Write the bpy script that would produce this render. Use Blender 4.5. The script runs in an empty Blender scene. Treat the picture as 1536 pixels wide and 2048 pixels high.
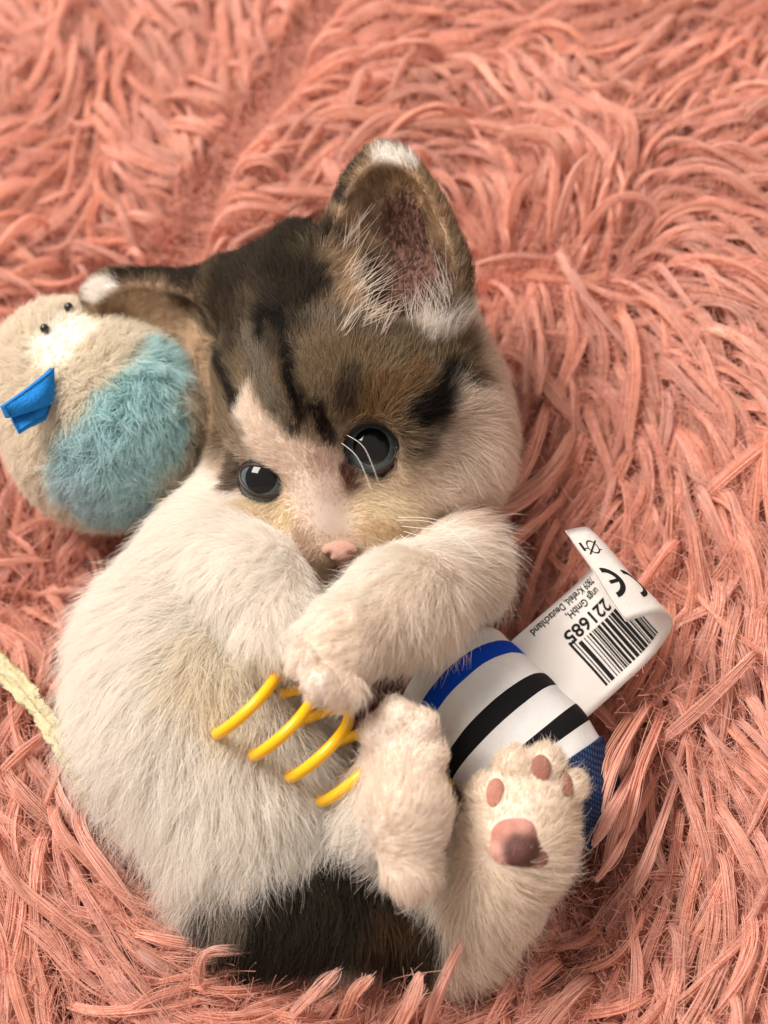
import bpy, bmesh, math
import numpy as np
from mathutils import Vector, Matrix, kdtree

rng = np.random.default_rng(7)
C = bpy.context.scene.collection
SC = bpy.context.scene
f32 = np.float32

# ------------------------------------------------------------------ camera
# working unit in the maths: centimetre (objects are written in metres)
FPX = 2880.0                      # focal length in photo pixels (1536 x 2048)
TILT = math.radians(29.0)         # off vertical
DIST = 30.0
TARGET = np.array([0.0, 0.0, 2.4])
Fv = np.array([0.0, -math.sin(TILT), math.cos(TILT)])      # towards camera
Rv = np.array([1.0, 0.0, 0.0])
Uv = np.cross(Fv, Rv)
CAMP = TARGET + Fv * DIST
cam = bpy.data.cameras.new('camera'); camo = bpy.data.objects.new('camera', cam); C.objects.link(camo)
camo.matrix_world = Matrix(((Rv[0], Uv[0], Fv[0], CAMP[0] * .01), (Rv[1], Uv[1], Fv[1], CAMP[1] * .01),
                            (Rv[2], Uv[2], Fv[2], CAMP[2] * .01), (0, 0, 0, 1)))
cam.sensor_fit = 'VERTICAL'; cam.sensor_height = 36.0; cam.lens = 36.0 * FPX / 2048.0
cam.clip_start = 0.01; cam.clip_end = 20.0
cam.dof.use_dof = True; cam.dof.focus_distance = 0.262; cam.dof.aperture_fstop = 11.0
SC.camera = camo

# ------------------------------------------------------------------ light
w = bpy.data.worlds.new('World'); SC.world = w; w.use_nodes = True
bg = w.node_tree.nodes['Background']
bg.inputs['Color'].default_value = (1.0, 0.87, 0.77, 1); bg.inputs['Strength'].default_value = 0.62

def area(name, loc, target, size, power, col):
    l = bpy.data.lights.new(name, 'AREA'); l.shape = 'RECTANGLE'; l.size, l.size_y = size; l.energy = power; l.color = col
    o = bpy.data.objects.new(name, l); C.objects.link(o); o.location = loc
    o.rotation_euler = (Vector(target) - Vector(loc)).to_track_quat('-Z', 'Y').to_euler()
    return o
area('window_light', (-0.62, 0.34, 0.95), (0, 0, 0.02), (0.55, 0.55), 24.5, (1.0, 0.92, 0.84))
SC.view_settings.view_transform = 'Standard'; SC.view_settings.look = 'None'
SC.view_settings.exposure = -0.10; SC.view_settings.gamma = 1.0
SC.render.engine = 'CYCLES'
cy = SC.cycles
cy.max_bounces = 6; cy.diffuse_bounces = 4; cy.glossy_bounces = 3; cy.transmission_bounces = 4; cy.transparent_max_bounces = 8
cy.use_denoising = True
cy.caustics_reflective = False; cy.caustics_refractive = False

# ------------------------------------------------------------------ pixel helpers
def ray(px, py):
    d = (px - 768.0) * Rv + (1024.0 - py) * Uv - FPX * Fv
    return d / np.linalg.norm(d)
def P(px, py, h):
    d = ray(px, py); t = (h - CAMP[2]) / d[2]
    return CAMP + d * t
def pxs(p):                                   # centimetres per photo pixel at a point
    return float(np.dot(CAMP - np.asarray(p), Fv)) / FPX
def PR(px, py, h, r):
    p = P(px, py, h); return p, r * pxs(p)
def to_px(p):
    p = np.asarray(p, float); q = p - CAMP
    z = -(q @ Fv)
    return 768 + FPX * (q @ Rv) / z, 1024 - FPX * (q @ Uv) / z
def view_off(c, dx, dy, df):                  # offset in photo pixels: right, down, towards camera
    s = pxs(c); return c + s * (dx * Rv - dy * Uv + df * Fv)
def vdir(dx, dy, df=0.0):
    v = dx * Rv - dy * Uv + df * Fv; return v / (np.linalg.norm(v) + 1e-9)

# ------------------------------------------------------------------ noise (value noise, for colour and combing)
_NT = rng.random((32, 32, 32)).astype(f32)
def vnoise(p, freq, seed=0):
    q = np.asarray(p, f32) * freq + seed * 7.31
    i = np.floor(q).astype(int); f = q - i; f = f * f * (3 - 2 * f)
    r = 0
    for a in (0, 1):
        for b in (0, 1):
            for c in (0, 1):
                wgt = (f[..., 0] if a else 1 - f[..., 0]) * (f[..., 1] if b else 1 - f[..., 1]) * (f[..., 2] if c else 1 - f[..., 2])
                r = r + wgt * _NT[(i[..., 0] + a) & 31, (i[..., 1] + b) & 31, (i[..., 2] + c) & 31]
    return r * 2 - 1
def smooth(x, a, b):
    t = np.clip((x - a) / (b - a), 0, 1); return t * t * (3 - 2 * t)

# ------------------------------------------------------------------ distance fields
def sd_cone(p, a, b, ra, rb):
    ab = b - a; l2 = float(ab @ ab) + 1e-9
    t = np.clip(((p - a.astype(f32)) @ ab.astype(f32)) / l2, 0, 1)
    d = p - (a.astype(f32) + t[..., None] * ab.astype(f32))
    return np.sqrt((d * d).sum(-1)) - (ra + (rb - ra) * t)
def sd_ell(p, c, axes, rad, taper=0.0):
    q = np.stack([(p - c.astype(f32)) @ ax.astype(f32) for ax in axes], -1)
    r = np.asarray(rad, f32)
    if taper: q[..., 1] *= 1 + taper * np.clip(q[..., 0] / r[0], -.7, 1)
    k0 = np.sqrt(((q / r) ** 2).sum(-1)); k1 = np.sqrt(((q / (r * r)) ** 2).sum(-1)) + 1e-6
    return k0 * (k0 - 1) / k1
def smin(a, b, k):
    if k <= 0: return np.minimum(a, b)
    h = np.clip(0.5 + 0.5 * (b - a) / k, 0, 1)
    return b + (a - b) * h - k * h * (1 - h)
def smax(a, b, k): return -smin(-a, -b, k)
class Field:
    def __init__(s): s.ops = []
    def chain(s, pts, k=0.5, join=0.25):       # [(px,py,h,r)...] one limb
        q = [PR(*a) for a in pts]; s.ops.append(('chain', q, k, join)); return s
    def balls(s, pts, k=0.3, join=0.25):
        q = [PR(*a) for a in pts]; s.ops.append(('balls', q, k, join)); return s
    def add(s, fn, k=0.2): s.ops.append(('fn', fn, k)); return s
    def sub(s, fn, k=0.1): s.ops.append(('sub', fn, k)); return s
    def __call__(s, p):
        p = np.asarray(p, f32); d = None
        for op in s.ops:
            if op[0] == 'sub': d = smax(d, -op[1](p), op[2]); continue
            if op[0] == 'fn': e = op[1](p); join = op[2]
            else:
                e = None; q = op[1]; join = op[3]
                if op[0] == 'chain':
                    for (a, ra), (b, rb) in zip(q[:-1], q[1:]):
                        g = sd_cone(p, a, b, ra, rb); e = g if e is None else smin(e, g, op[2])
                else:
                    for a, ra in q:
                        g = sd_cone(p, a, a + 1e-3, ra, ra); e = g if e is None else smin(e, g, op[2])
            d = e if d is None else smin(d, e, join)
        return d
def grad(F, p, e=0.02):
    g = np.stack([F(p + np.array(v) * e) - F(p - np.array(v) * e) for v in np.eye(3)], -1)
    return g / (np.linalg.norm(g, axis=-1, keepdims=True) + 1e-9)
def hit(F, px, py):                            # first surface point seen from the camera through pixels
    px = np.atleast_1d(np.asarray(px, float)); py = np.atleast_1d(np.asarray(py, float))
    d = np.stack([ray(a, b) for a, b in zip(px, py)]); t = np.full(len(d), 17.0)
    best = np.full(len(d), 1e9); bt = t.copy()
    for _ in range(70):
        s = F(CAMP + d * t[:, None]); m = s < best; best[m] = s[m]; bt[m] = t[m]
        t = t + np.where(s > 0.004, np.maximum(s * 0.75, 0.004), 0)
        t = np.minimum(t, 45)
    return CAMP + d * bt[:, None]
def surface_nets(F, lo, hi, res):
    n = np.ceil((hi - lo) / res).astype(int) + 1
    ax = [(lo[i] + np.arange(n[i]) * res).astype(f32) for i in range(3)]
    V = np.empty(n, f32)
    BS = 12; nb = -(-n // BS)
    bc = np.stack(np.meshgrid(*[lo[k] + (np.arange(nb[k]) * BS + (BS - 1) / 2) * res for k in range(3)], indexing='ij'), -1)
    bv = F(bc); lim = BS / 2 * res * 1.75 * 1.35 + .1
    for i, j, k in np.ndindex(*nb):
        sl = tuple(slice(q * BS, min((q + 1) * BS, n[w_])) for w_, q in enumerate((i, j, k)))
        if abs(bv[i, j, k]) > lim: V[sl] = np.sign(bv[i, j, k]); continue
        V[sl] = F(np.stack(np.meshgrid(ax[0][sl[0]], ax[1][sl[1]], ax[2][sl[2]], indexing='ij'), -1))
    S = V < 0; c = n - 1
    cnt = np.zeros(c, int)
    offs = [(a, b, d) for a in (0, 1) for b in (0, 1) for d in (0, 1)]
    for a, b, d in offs: cnt += S[a:a + c[0], b:b + c[1], d:d + c[2]]
    act = (cnt > 0) & (cnt < 8); ci = np.argwhere(act); idx = -np.ones(c, int); idx[act] = np.arange(len(ci))
    acc = np.zeros((len(ci), 3)); num = np.zeros(len(ci))
    for o1 in offs:
        for k in range(3):
            if o1[k]: continue
            o2 = list(o1); o2[k] = 1
            i1 = ci + np.array(o1); i2 = ci + np.array(o2)
            v1 = V[i1[:, 0], i1[:, 1], i1[:, 2]]; v2 = V[i2[:, 0], i2[:, 1], i2[:, 2]]
            m = (v1 < 0) != (v2 < 0)
            t = np.where(m, v1 / np.where(m, v1 - v2, 1), 0)
            acc += (i1 + (i2 - i1) * t[:, None]) * m[:, None]; num += m
    verts = lo + acc / num[:, None] * res
    quads = []
    for k in range(3):
        u, v = (k + 1) % 3, (k + 2) % 3
        e1 = [slice(0, None)] * 3; e2 = [slice(0, None)] * 3
        e1[k] = slice(0, n[k] - 1); e2[k] = slice(1, n[k])
        m = S[tuple(e1)] != S[tuple(e2)]
        pos = np.argwhere(m)
        pos = pos[(pos[:, u] > 0) & (pos[:, v] > 0) & (pos[:, u] < n[u] - 1) & (pos[:, v] < n[v] - 1)]
        def cell(du, dv):
            q = pos.copy(); q[:, u] -= du; q[:, v] -= dv; return idx[q[:, 0], q[:, 1], q[:, 2]]
        qd = np.stack([cell(1, 1), cell(0, 1), cell(0, 0), cell(1, 0)], -1)
        fl = ~S[pos[:, 0], pos[:, 1], pos[:, 2]]
        qd[fl] = qd[fl][:, ::-1]
        quads.append(qd)
    quads = np.concatenate(quads); quads = quads[(quads >= 0).all(1)]
    for _ in range(2):
        s = F(verts); verts = verts - grad(F, verts) * np.clip(s, -res, res)[:, None] * 0.8
    return verts, quads

# ------------------------------------------------------------------ object helpers
def tag(o, label, cat, group=None):
    o['label'] = label; o['category'] = cat
    if group: o['group'] = group
    return o
def empty(name, p):
    o = bpy.data.objects.new(name, None); C.objects.link(o); o.location = Vector(np.asarray(p, float) * .01); o.empty_display_size = .01
    return o
def mesh_obj(name, verts, faces, mat, parent=None, colors=None, smooth_shade=True):
    me = bpy.data.meshes.new(name)
    me.from_pydata((np.asarray(verts, float) * .01).tolist(), [], np.asarray(faces).tolist() if isinstance(faces, np.ndarray) else faces)
    if colors is not None:
        at = me.attributes.new('hcol', 'FLOAT_COLOR', 'POINT')
        at.data.foreach_set('color', np.concatenate([colors, np.ones((len(colors), 1))], 1).astype(f32).ravel())
    if smooth_shade: me.polygons.foreach_set('use_smooth', np.ones(len(me.polygons), bool))
    me.update(); me.materials.append(mat)
    o = bpy.data.objects.new(name, me); C.objects.link(o)
    if parent: attach(o, parent)
    return o
def attach(o, parent):
    o.parent = parent
    if parent.type == 'EMPTY': o.matrix_parent_inverse = Matrix.Translation(-parent.location)   # meshes carry world coordinates
def hair_obj(name, pts, rad, mat, parent=None, colors=None):
    """pts (n,k,3) cm, rad (n,k) cm, colors (n,k,3)"""
    n, k, _ = pts.shape
    cu = bpy.data.hair_curves.new(name); cu.add_curves([k] * n)
    cu.attributes['position'].data.foreach_set('vector', (pts * .01).astype(f32).ravel())
    ra = cu.attributes.get('radius') or cu.attributes.new('radius', 'FLOAT', 'POINT')
    ra.data.foreach_set('value', (rad * .01).astype(f32).ravel())
    if colors is not None:
        at = cu.attributes.new('hcol', 'FLOAT_COLOR', 'POINT')
        at.data.foreach_set('color', np.concatenate([colors, np.ones((n, k, 1))], 2).astype(f32).ravel())
    cu.materials.append(mat)
    o = bpy.data.objects.new(name, cu); C.objects.link(o)
    if parent: attach(o, parent)
    return o
def sweep(path, radius, nseg=10, closed=False, flat=None):
    path = np.asarray(path, float); n = len(path)
    T = np.gradient(path, axis=0) if not closed else np.roll(path, -1, 0) - np.roll(path, 1, 0)
    T /= np.linalg.norm(T, axis=1, keepdims=True) + 1e-9
    nrm = np.cross(T[0], [0.3, 0.2, 0.93]); nrm /= np.linalg.norm(nrm); vs = []
    r = np.broadcast_to(radius, (n,))
    for i in range(n):
        nrm = nrm - T[i] * (nrm @ T[i]); nrm /= np.linalg.norm(nrm); b = np.cross(T[i], nrm)
        a = np.linspace(0, 2 * math.pi, nseg, endpoint=False)
        vs.append(path[i] + r[i] * (np.cos(a)[:, None] * nrm + np.sin(a)[:, None] * b))
    vs = np.concatenate(vs); fs = []
    for i in range(n if closed else n - 1):
        j = (i + 1) % n
        for q in range(nseg):
            fs.append((i * nseg + q, i * nseg + (q + 1) % nseg, j * nseg + (q + 1) % nseg, j * nseg + q))
    if not closed:
        vs = np.concatenate([vs, path[:1], path[-1:]]); a, b = len(vs) - 2, len(vs) - 1
        for q in range(nseg):
            fs.append((a, (q + 1) % nseg, q)); fs.append((b, (n - 1) * nseg + q, (n - 1) * nseg + (q + 1) % nseg))
    return vs, fs
def spline(pts, n):
    pts = np.asarray(pts, float); m = len(pts); u = np.linspace(0, m - 1 - 1e-6, n); i = u.astype(int); f = (u - i)[:, None]
    g = lambda j: pts[np.clip(j, 0, m - 1)]
    p0, p1, p2, p3 = g(i - 1), g(i), g(i + 1), g(i + 2)
    return 0.5 * (2 * p1 + (p2 - p0) * f + (2 * p0 - 5 * p1 + 4 * p2 - p3) * f ** 2 + (3 * p1 - p0 - 3 * p2 + p3) * f ** 3)
def ellipsoid(c, axes, rad, nu=24, nv=14):
    vs = []; fs = []
    for i in range(nv + 1):
        th = math.pi * i / nv
        for j in range(nu):
            ph = 2 * math.pi * j / nu
            q = (math.sin(th) * math.cos(ph) * rad[0], math.sin(th) * math.sin(ph) * rad[1], math.cos(th) * rad[2])
            vs.append(c + q[0] * axes[0] + q[1] * axes[1] + q[2] * axes[2])
    for i in range(nv):
        for j in range(nu):
            fs.append((i * nu + j, (i + 1) * nu + j, (i + 1) * nu + (j + 1) % nu, i * nu + (j + 1) % nu))
    return np.array(vs), fs

# ------------------------------------------------------------------ materials
def srgb(r, g, b):
    c = np.array([r, g, b]) / 255.0
    return np.where(c <= 0.04045, c / 12.92, ((c + 0.055) / 1.055) ** 2.4)
def material(name, col=(.5, .5, .5), rough=.6, attr=False, spec=.3, **kw):
    m = bpy.data.materials.new(name); m.use_nodes = True; nt = m.node_tree; b = nt.nodes['Principled BSDF']
    b.inputs['Base Color'].default_value = (*col, 1); b.inputs['Roughness'].default_value = rough
    b.inputs['Specular IOR Level'].default_value = spec
    for k, v in kw.items(): b.inputs[k.replace('_', ' ')].default_value = v
    if attr:
        a = nt.nodes.new('ShaderNodeAttribute'); a.attribute_name = 'hcol'
        nt.links.new(a.outputs['Color'], b.inputs['Base Color'])
    return m
def fibre_material(name, trans=.35, rough=.55, spec=.25, sheen=0.0):
    m = material(name, rough=rough, attr=True, spec=spec); nt = m.node_tree; b = nt.nodes['Principled BSDF']
    at = [n for n in nt.nodes if n.type == 'ATTRIBUTE'][0]
    t = nt.nodes.new('ShaderNodeBsdfTranslucent'); mx = nt.nodes.new('ShaderNodeMixShader'); mx.inputs[0].default_value = trans
    nt.links.new(at.outputs['Color'], t.inputs['Color']); nt.links.new(b.outputs[0], mx.inputs[1]); nt.links.new(t.outputs[0], mx.inputs[2])
    nt.links.new(mx.outputs[0], nt.nodes['Material Output'].inputs['Surface'])
    return m
def add_noise_colour(m, scale, amount, detail=4, bump=0.0, bscale=None):
    nt = m.node_tree; b = nt.nodes['Principled BSDF']; tc = nt.nodes.new('ShaderNodeTexCoord')
    n = nt.nodes.new('ShaderNodeTexNoise'); n.inputs['Scale'].default_value = scale; n.inputs['Detail'].default_value = detail
    nt.links.new(tc.outputs['Object'], n.inputs['Vector'])
    hsv = nt.nodes.new('ShaderNodeHueSaturation'); mr = nt.nodes.new('ShaderNodeMapRange')
    mr.inputs['To Min'].default_value = 1 - amount; mr.inputs['To Max'].default_value = 1 + amount
    nt.links.new(n.outputs['Fac'], mr.inputs['Value']); nt.links.new(mr.outputs[0], hsv.inputs['Value'])
    src = b.inputs['Base Color'].links[0].from_socket if b.inputs['Base Color'].links else None
    if src: nt.links.new(src, hsv.inputs['Color'])
    else: hsv.inputs['Color'].default_value = b.inputs['Base Color'].default_value
    nt.links.new(hsv.outputs[0], b.inputs['Base Color'])
    if bump:
        n2 = nt.nodes.new('ShaderNodeTexNoise'); n2.inputs['Scale'].default_value = bscale or scale * 3
        nt.links.new(tc.outputs['Object'], n2.inputs['Vector'])
        bp = nt.nodes.new('ShaderNodeBump'); bp.inputs['Strength'].default_value = bump; bp.inputs['Distance'].default_value = .0006
        nt.links.new(n2.outputs['Fac'], bp.inputs['Height']); nt.links.new(bp.outputs[0], b.inputs['Normal'])
    return m

# ================================================================== the bed (height field)
BED = [(-300,-300,1.6),(50,60,1.9),(300,100,1.8),(300,320,1.6),(450,200,1.5),(80,480,1.2),(250,560,1.1),(100,800,.7),(250,850,.5),
       (520,460,2.4),(620,300,2.9),(760,120,3.1),(1000,60,3.3),(1300,100,3.6),(1700,0,3.8),(950,300,3.1),(1200,350,3.5),(1450,350,3.7),
       (700,700,1.2),(820,560,1.9),(1080,560,2.9),(1250,650,3.2),(1500,700,3.7),(1100,800,2.4),(1050,950,1.7),(1250,950,2.7),(1480,1000,3.5),
       (1120,1120,1.3),(1300,1250,2.0),(1500,1350,3.2),(1050,1350,.6),(1150,1550,.5),(1270,1560,1.3),(1450,1650,2.6),(1230,1760,.9),(1400,1900,2.0),
       (1050,1800,.2),(1000,1950,.9),(1250,2000,1.6),(800,2010,1.1),(550,2000,1.1),(300,1960,1.4),(100,1900,1.5),(60,1650,1.4),(30,1450,1.2),
       (120,1200,.5),(30,1100,.8),(400,1400,-.5),(600,1500,-.5),(500,1700,-.4),(800,1500,-.2),(850,1750,-.2),(500,1100,0),(850,1150,.3),
       (768,2300,1.6),(1700,2200,2.2),(-200,2200,1.8),(-300,1500,1.5),(-300,800,1.2),(1800,1200,3.8),(1900,600,3.9)]
_bp = np.array([P(*b) for b in BED]); _bh = _bp[:, 2].copy()
CREASE = np.array([P(a, b, 2.2)[:2] for a, b in [(330, 560), (372, 490), (400, 420), (440, 370), (500, 300), (555, 220), (600, 120), (680, 50), (760, -40), (850, -160)]])
def poly_dist(xy, line):
    d = np.full(xy.shape[:-1], 1e9)
    for a, b in zip(line[:-1], line[1:]):
        ab = b - a; t = np.clip(((xy - a) @ ab) / (ab @ ab), 0, 1); q = xy - (a + t[..., None] * ab)
        d = np.minimum(d, np.sqrt((q * q).sum(-1)))
    return d
def bed(xy):
    xy = np.asarray(xy, float); num = 0; den = 1e-12
    for p, h in zip(_bp, _bh):
        ww = np.exp(-((xy[..., 0] - p[0]) ** 2 + (xy[..., 1] - p[1]) ** 2) / (2 * 1.35 ** 2)); num = num + ww * h; den = den + ww
    far = np.exp(-8.0); num = num + far * 2.0 * 1e-2; den = den + far * 1e-2
    z = num / den
    return z - 3.4 * np.exp(-(poly_dist(xy, CREASE) / 0.48) ** 2)

# ================================================================== kitten body field
HC = P(690, 760, 4.7)
hs = pxs(HC)
def H(dx, dy, df): return view_off(HC, dx, dy, df)
def rot_axes(ang, tilt=0.0, roll=0.0):
    """axes: [along, across, facing] in the view frame; ang in degrees: image direction of 'along' (0=right, 90=down)"""
    a = math.radians(ang); al = math.cos(a) * Rv - math.sin(a) * Uv; ac = -math.sin(a) * Rv - math.cos(a) * Uv; fa = Fv.copy()
    t = math.radians(tilt); al2 = math.cos(t) * al + math.sin(t) * fa; fa2 = -math.sin(t) * al + math.cos(t) * fa
    r = math.radians(roll); ac2 = math.cos(r) * ac + math.sin(r) * fa2; fa3 = -math.sin(r) * ac + math.cos(r) * fa2
    return [al2, ac2, fa3]
def ell(c, ang, rad, tilt=0., roll=0., taper=0.):
    ax = rot_axes(ang, tilt, roll); s = pxs(c); r = [x * s for x in rad]
    return lambda p: sd_ell(p, c, ax, r, taper)

head = Field()
head.add(ell(view_off(HC, 14, 4, 0), 75, (262, 262, 250)), 0)
def hb(dx, dy, df, r): c = H(dx, dy, df); return lambda p: sd_cone(p, c, c + 1e-3, r * hs, r * hs)
def hcone(a, b, ra, rb): A, B = H(*a), H(*b); return lambda p: sd_cone(p, A, B, ra * hs, rb * hs)
head.add(hb(140, 150, 60, 155), .8)                      # right cheek
head.add(hb(-118, 165, 40, 112), .8)                     # left cheek
head.add(hcone((-45, 60, 200), (-22, 308, 158), 95, 56), .9)   # brow to nose bridge
head.add(hb(74, 290, 135, 84), .5); head.add(hb(-80, 285, 118, 72), .5)   # whisker pads
head.add(hb(-5, 345, 75, 55), .4)                        # chin
head.add(hb(110, 70, 195, 75), .7); head.add(hb(-130, 110, 150, 70), .7)  # brow ridges
EYE_R = H(52, 146, 194); EYE_L = H(-146, 204, 160)
head.add(hcone((-215, -168, -10), (-80, -178, 50), 58, 105), .8); head.add(hcone((-400, -196, -70), (-215, -176, -20), 14, 56), .35); head.add(hcone((-285, -110, -60), (-262, 120, -60), 30, 46), .4)   # crown running into the low ear
head.sub(lambda p: sd_cone(p, EYE_R, EYE_R + 1e-3, 62 * hs, 62 * hs), .10)
head.sub(lambda p: sd_cone(p, EYE_L, EYE_L + 1e-3, 55 * hs, 55 * hs), .10)
for c_, g_, lens_, r_, t_ in ((EYE_R, (0.02, 0, 1), 5, 46, -20), (EYE_L, (-.12, .05, 1), 16, 27, 22)):      # lid openings, oval, along the gaze
    ax_ = vdir(*g_); a_ = math.cos(math.radians(t_)) * Rv - math.sin(math.radians(t_)) * Uv
    for k_ in (-lens_, 0, lens_):
        head.sub(lambda p, A=c_ + a_ * k_ * hs, B=c_ + a_ * k_ * hs + ax_ * 160 * hs, r=r_ * hs: sd_cone(p, A, B, r, r * 1.15), .08)
# ears: a shell carved out of an ellipsoid
E1 = H(90, -235, 120)
ear1o = ell(E1, -93, (220, 142, 88), -8, 0, .34); ear1i = ell(view_off(E1, -2, 14, 72), -93, (204, 126, 105), -8, 0, .34)
E2 = H(-335, -75, -45)
ear2o = ell(E2, 214, (220, 130, 80), -5, 0, .3); ear2i = ell(view_off(E2, -5, 18, 70), 213, (202, 114, 100), -5, 0, .3)
def ears(p):
    a = smax(ear1o(p), -ear1i(p), .12); b = smax(ear2o(p), -ear2i(p), .12); return np.minimum(a, b)
def ear_cavity(p): return np.minimum(ear1i(p), ear2i(p))
# keep the skull out of the cups so that they read as deep
E1c = H(100, -190, 195)
head.sub(ell(E1c, -93, (120, 78, 120), 0, 0), .25)
head.add(ears, .3)

body = Field()
body.chain([(460, 1170, 3.0, 165), (402, 1300, 2.9, 188), (402, 1440, 2.6, 202), (508, 1612, 2.3, 172), (590, 1722, 1.9, 138)], 1.0, 0)      # torso
body.chain([(640, 940, 3.2, 200), (520, 1110, 3.2, 185)], .8, .9)          # neck and breast
body.chain([(440, 1775, 1.5, 102), (560, 1810, 2.0, 104), (690, 1815, 2.2, 104), (800, 1840, 1.7, 92)], .6, .5)   # rump and tail side
body.add(head, .5)
body.chain([(885, 1060, 3.4, 74), (912, 1142, 4.5, 78), (805, 1205, 5.6, 98), (700, 1270, 6.1, 82)], .5, .25)   # foreleg over the chest
body.balls([(622, 1278, 6.2, 30), (608, 1322, 6.45, 34), (640, 1365, 6.45, 35), (692, 1372, 6.2, 35), (680, 1305, 6.2, 56)], .18, .25)
body.chain([(440, 1088, 4.4, 90), (512, 1168, 5.2, 92), (560, 1238, 5.45, 78)], .5, .3)     # other foreleg
body.balls([(520, 1275, 5.6, 38), (560, 1292, 5.6, 38), (590, 1262, 5.6, 36)], .18, .2)
body.chain([(722, 1708, 2.8, 78), (765, 1610, 4.2, 56), (788, 1520, 5.0, 62)], .5, .3)        # inner hind leg
body.chain([(812, 1490, 5.2, 68), (815, 1620, 5.2, 72), (822, 1735, 4.9, 55)], .4, .15)        # its foot, heel down
body.balls([(758, 1468, 5.5, 36), (795, 1438, 5.65, 38), (840, 1458, 5.6, 38), (862, 1512, 5.45, 34)], .17, .16)
body.chain([(800, 1860, 1.8, 80), (925, 1850, 2.2, 84), (985, 1770, 3.4, 84), (1035, 1670, 4.3, 94), (1062, 1610, 4.5, 80)], .5, .25)  # sole towards the camera
body.balls([(982, 1588, 4.75, 42), (1030, 1538, 4.9, 43), (1086, 1534, 4.9, 42), (1130, 1575, 4.75, 36)], .10, .15)

# ================================================================== toy fields
bird = Field()
bird.balls([(220, 845, 3.5, 195), (132, 740, 3.7, 132)], .9, 0)
TOY = [P(890, 1350, 2.7), P(985, 1442, 3.0), P(1062, 1530, 2.9), P(1120, 1630, 2.6), P(1150, 1705, 2.3)]
TOYR = 140 * pxs(TOY[0])
def toy(p):
    d = None
    for i, (a, b) in enumerate(zip(TOY[:-1], TOY[1:])):
        g = sd_cone(p, a, b, TOYR * (.97 if i < 2 else .8), TOYR * (.97 if i < 2 else .75)); d = g if d is None else np.minimum(d, g)
    return d

def avoid(p): return np.minimum(np.minimum(body(p), bird(p)), toy(p))

# ================================================================== the bed
bed_root = empty('pet_bed', (0, 0, 0))
tag(bed_root, 'salmon pink shaggy plush pet bed under the kitten and the toys', 'pet bed')
m_base = material('bed_backing', tuple(srgb(180, 104, 88)), .9, spec=.1); add_noise_colour(m_base, 300, .25)
gx = np.arange(-30, 30.01, .3); gy = np.arange(-28, 40.01, .3)
GX, GY = np.meshgrid(gx, gy, indexing='ij'); GZ = bed(np.stack([GX, GY], -1))
gv = np.stack([GX, GY, GZ], -1).reshape(-1, 3); ny = len(gy)
ii, jj = np.meshgrid(np.arange(len(gx) - 1), np.arange(ny - 1), indexing='ij'); ii = ii.ravel(); jj = jj.ravel()
gf = np.stack([ii * ny + jj, (ii + 1) * ny + jj, (ii + 1) * ny + jj + 1, ii * ny + jj + 1], -1)
mesh_obj('cushion', gv, gf, m_base, bed_root)

FLOW = [(100,100,.3,.9),(250,200,.3,1),(450,250,.55,.8),(330,420,.7,.7),(50,300,-.7,.6),(100,450,-.9,.4),(220,490,.9,.25),(60,560,-1,.1),(600,50,.2,1),(350,60,.5,.9),
        (550,330,-.9,.35),(480,430,-1,.2),(700,150,-1,.25),(900,80,-1,.25),(1100,60,-.95,.28),(1300,150,-.85,.45),(1500,250,-.7,.7),(650,260,-1,.2),
        (950,200,-1,.25),(1060,300,.1,-1),(1120,480,0,-1),(1180,560,.05,-1),(1000,380,-.9,-.3),(1300,330,-.6,.3),(1400,420,.9,-.4),(1500,480,1,.0),(1400,560,.9,.4),
        (1000,560,-.1,-1),(1020,650,-.05,1),(1050,760,-.1,1),(1200,750,.4,.9),(1350,700,.8,.6),(1450,650,.9,.5),(1100,900,-.3,.9),(1010,1000,-.95,.35),(1250,950,.1,1),
        (1400,900,.6,.8),(1450,1100,.3,1),(1150,1050,-.5,.9),(1080,1150,-.6,.8),(1300,1400,-.2,1),(1450,1400,.2,1),(1250,1600,-.3,1),(1400,1650,.3,1),
        (1350,1500,-.05,1),(1500,1600,.25,1),(1350,1750,.1,1),(1500,1800,.1,1),(1220,1700,-.3,1),(1450,1900,-.2,1),(1300,1850,-.1,1),(1150,1950,-.9,.45),(900,2000,.6,-.8),(700,2000,.7,-.7),(500,1990,.95,-.2),(300,1960,.8,.2),(100,1960,.2,.9),(1000,1890,.8,-.6),
        (80,1150,.7,.5),(60,1450,.2,1),(100,1600,.5,.9),(150,1750,.8,.55),(60,1750,.7,.6),(200,1880,.85,.4),(50,1080,-.4,-.9)]
_fp = np.array([P(a, b, 1.8)[:2] for a, b, _, _ in FLOW])
_fd = np.array([[dx, -dy / math.cos(TILT)] for _, _, dx, dy in FLOW]); _fd /= np.linalg.norm(_fd, axis=1, keepdims=True)
def flow(xy):
    v = np.zeros(xy.shape)
    for p, d in zip(_fp, _fd):
        r2 = ((xy - p) ** 2).sum(-1); v += (1 / (r2 + .25) ** 1.5)[..., None] * d
    return v / (np.linalg.norm(v, axis=-1, keepdims=True) + 1e-9)

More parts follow.
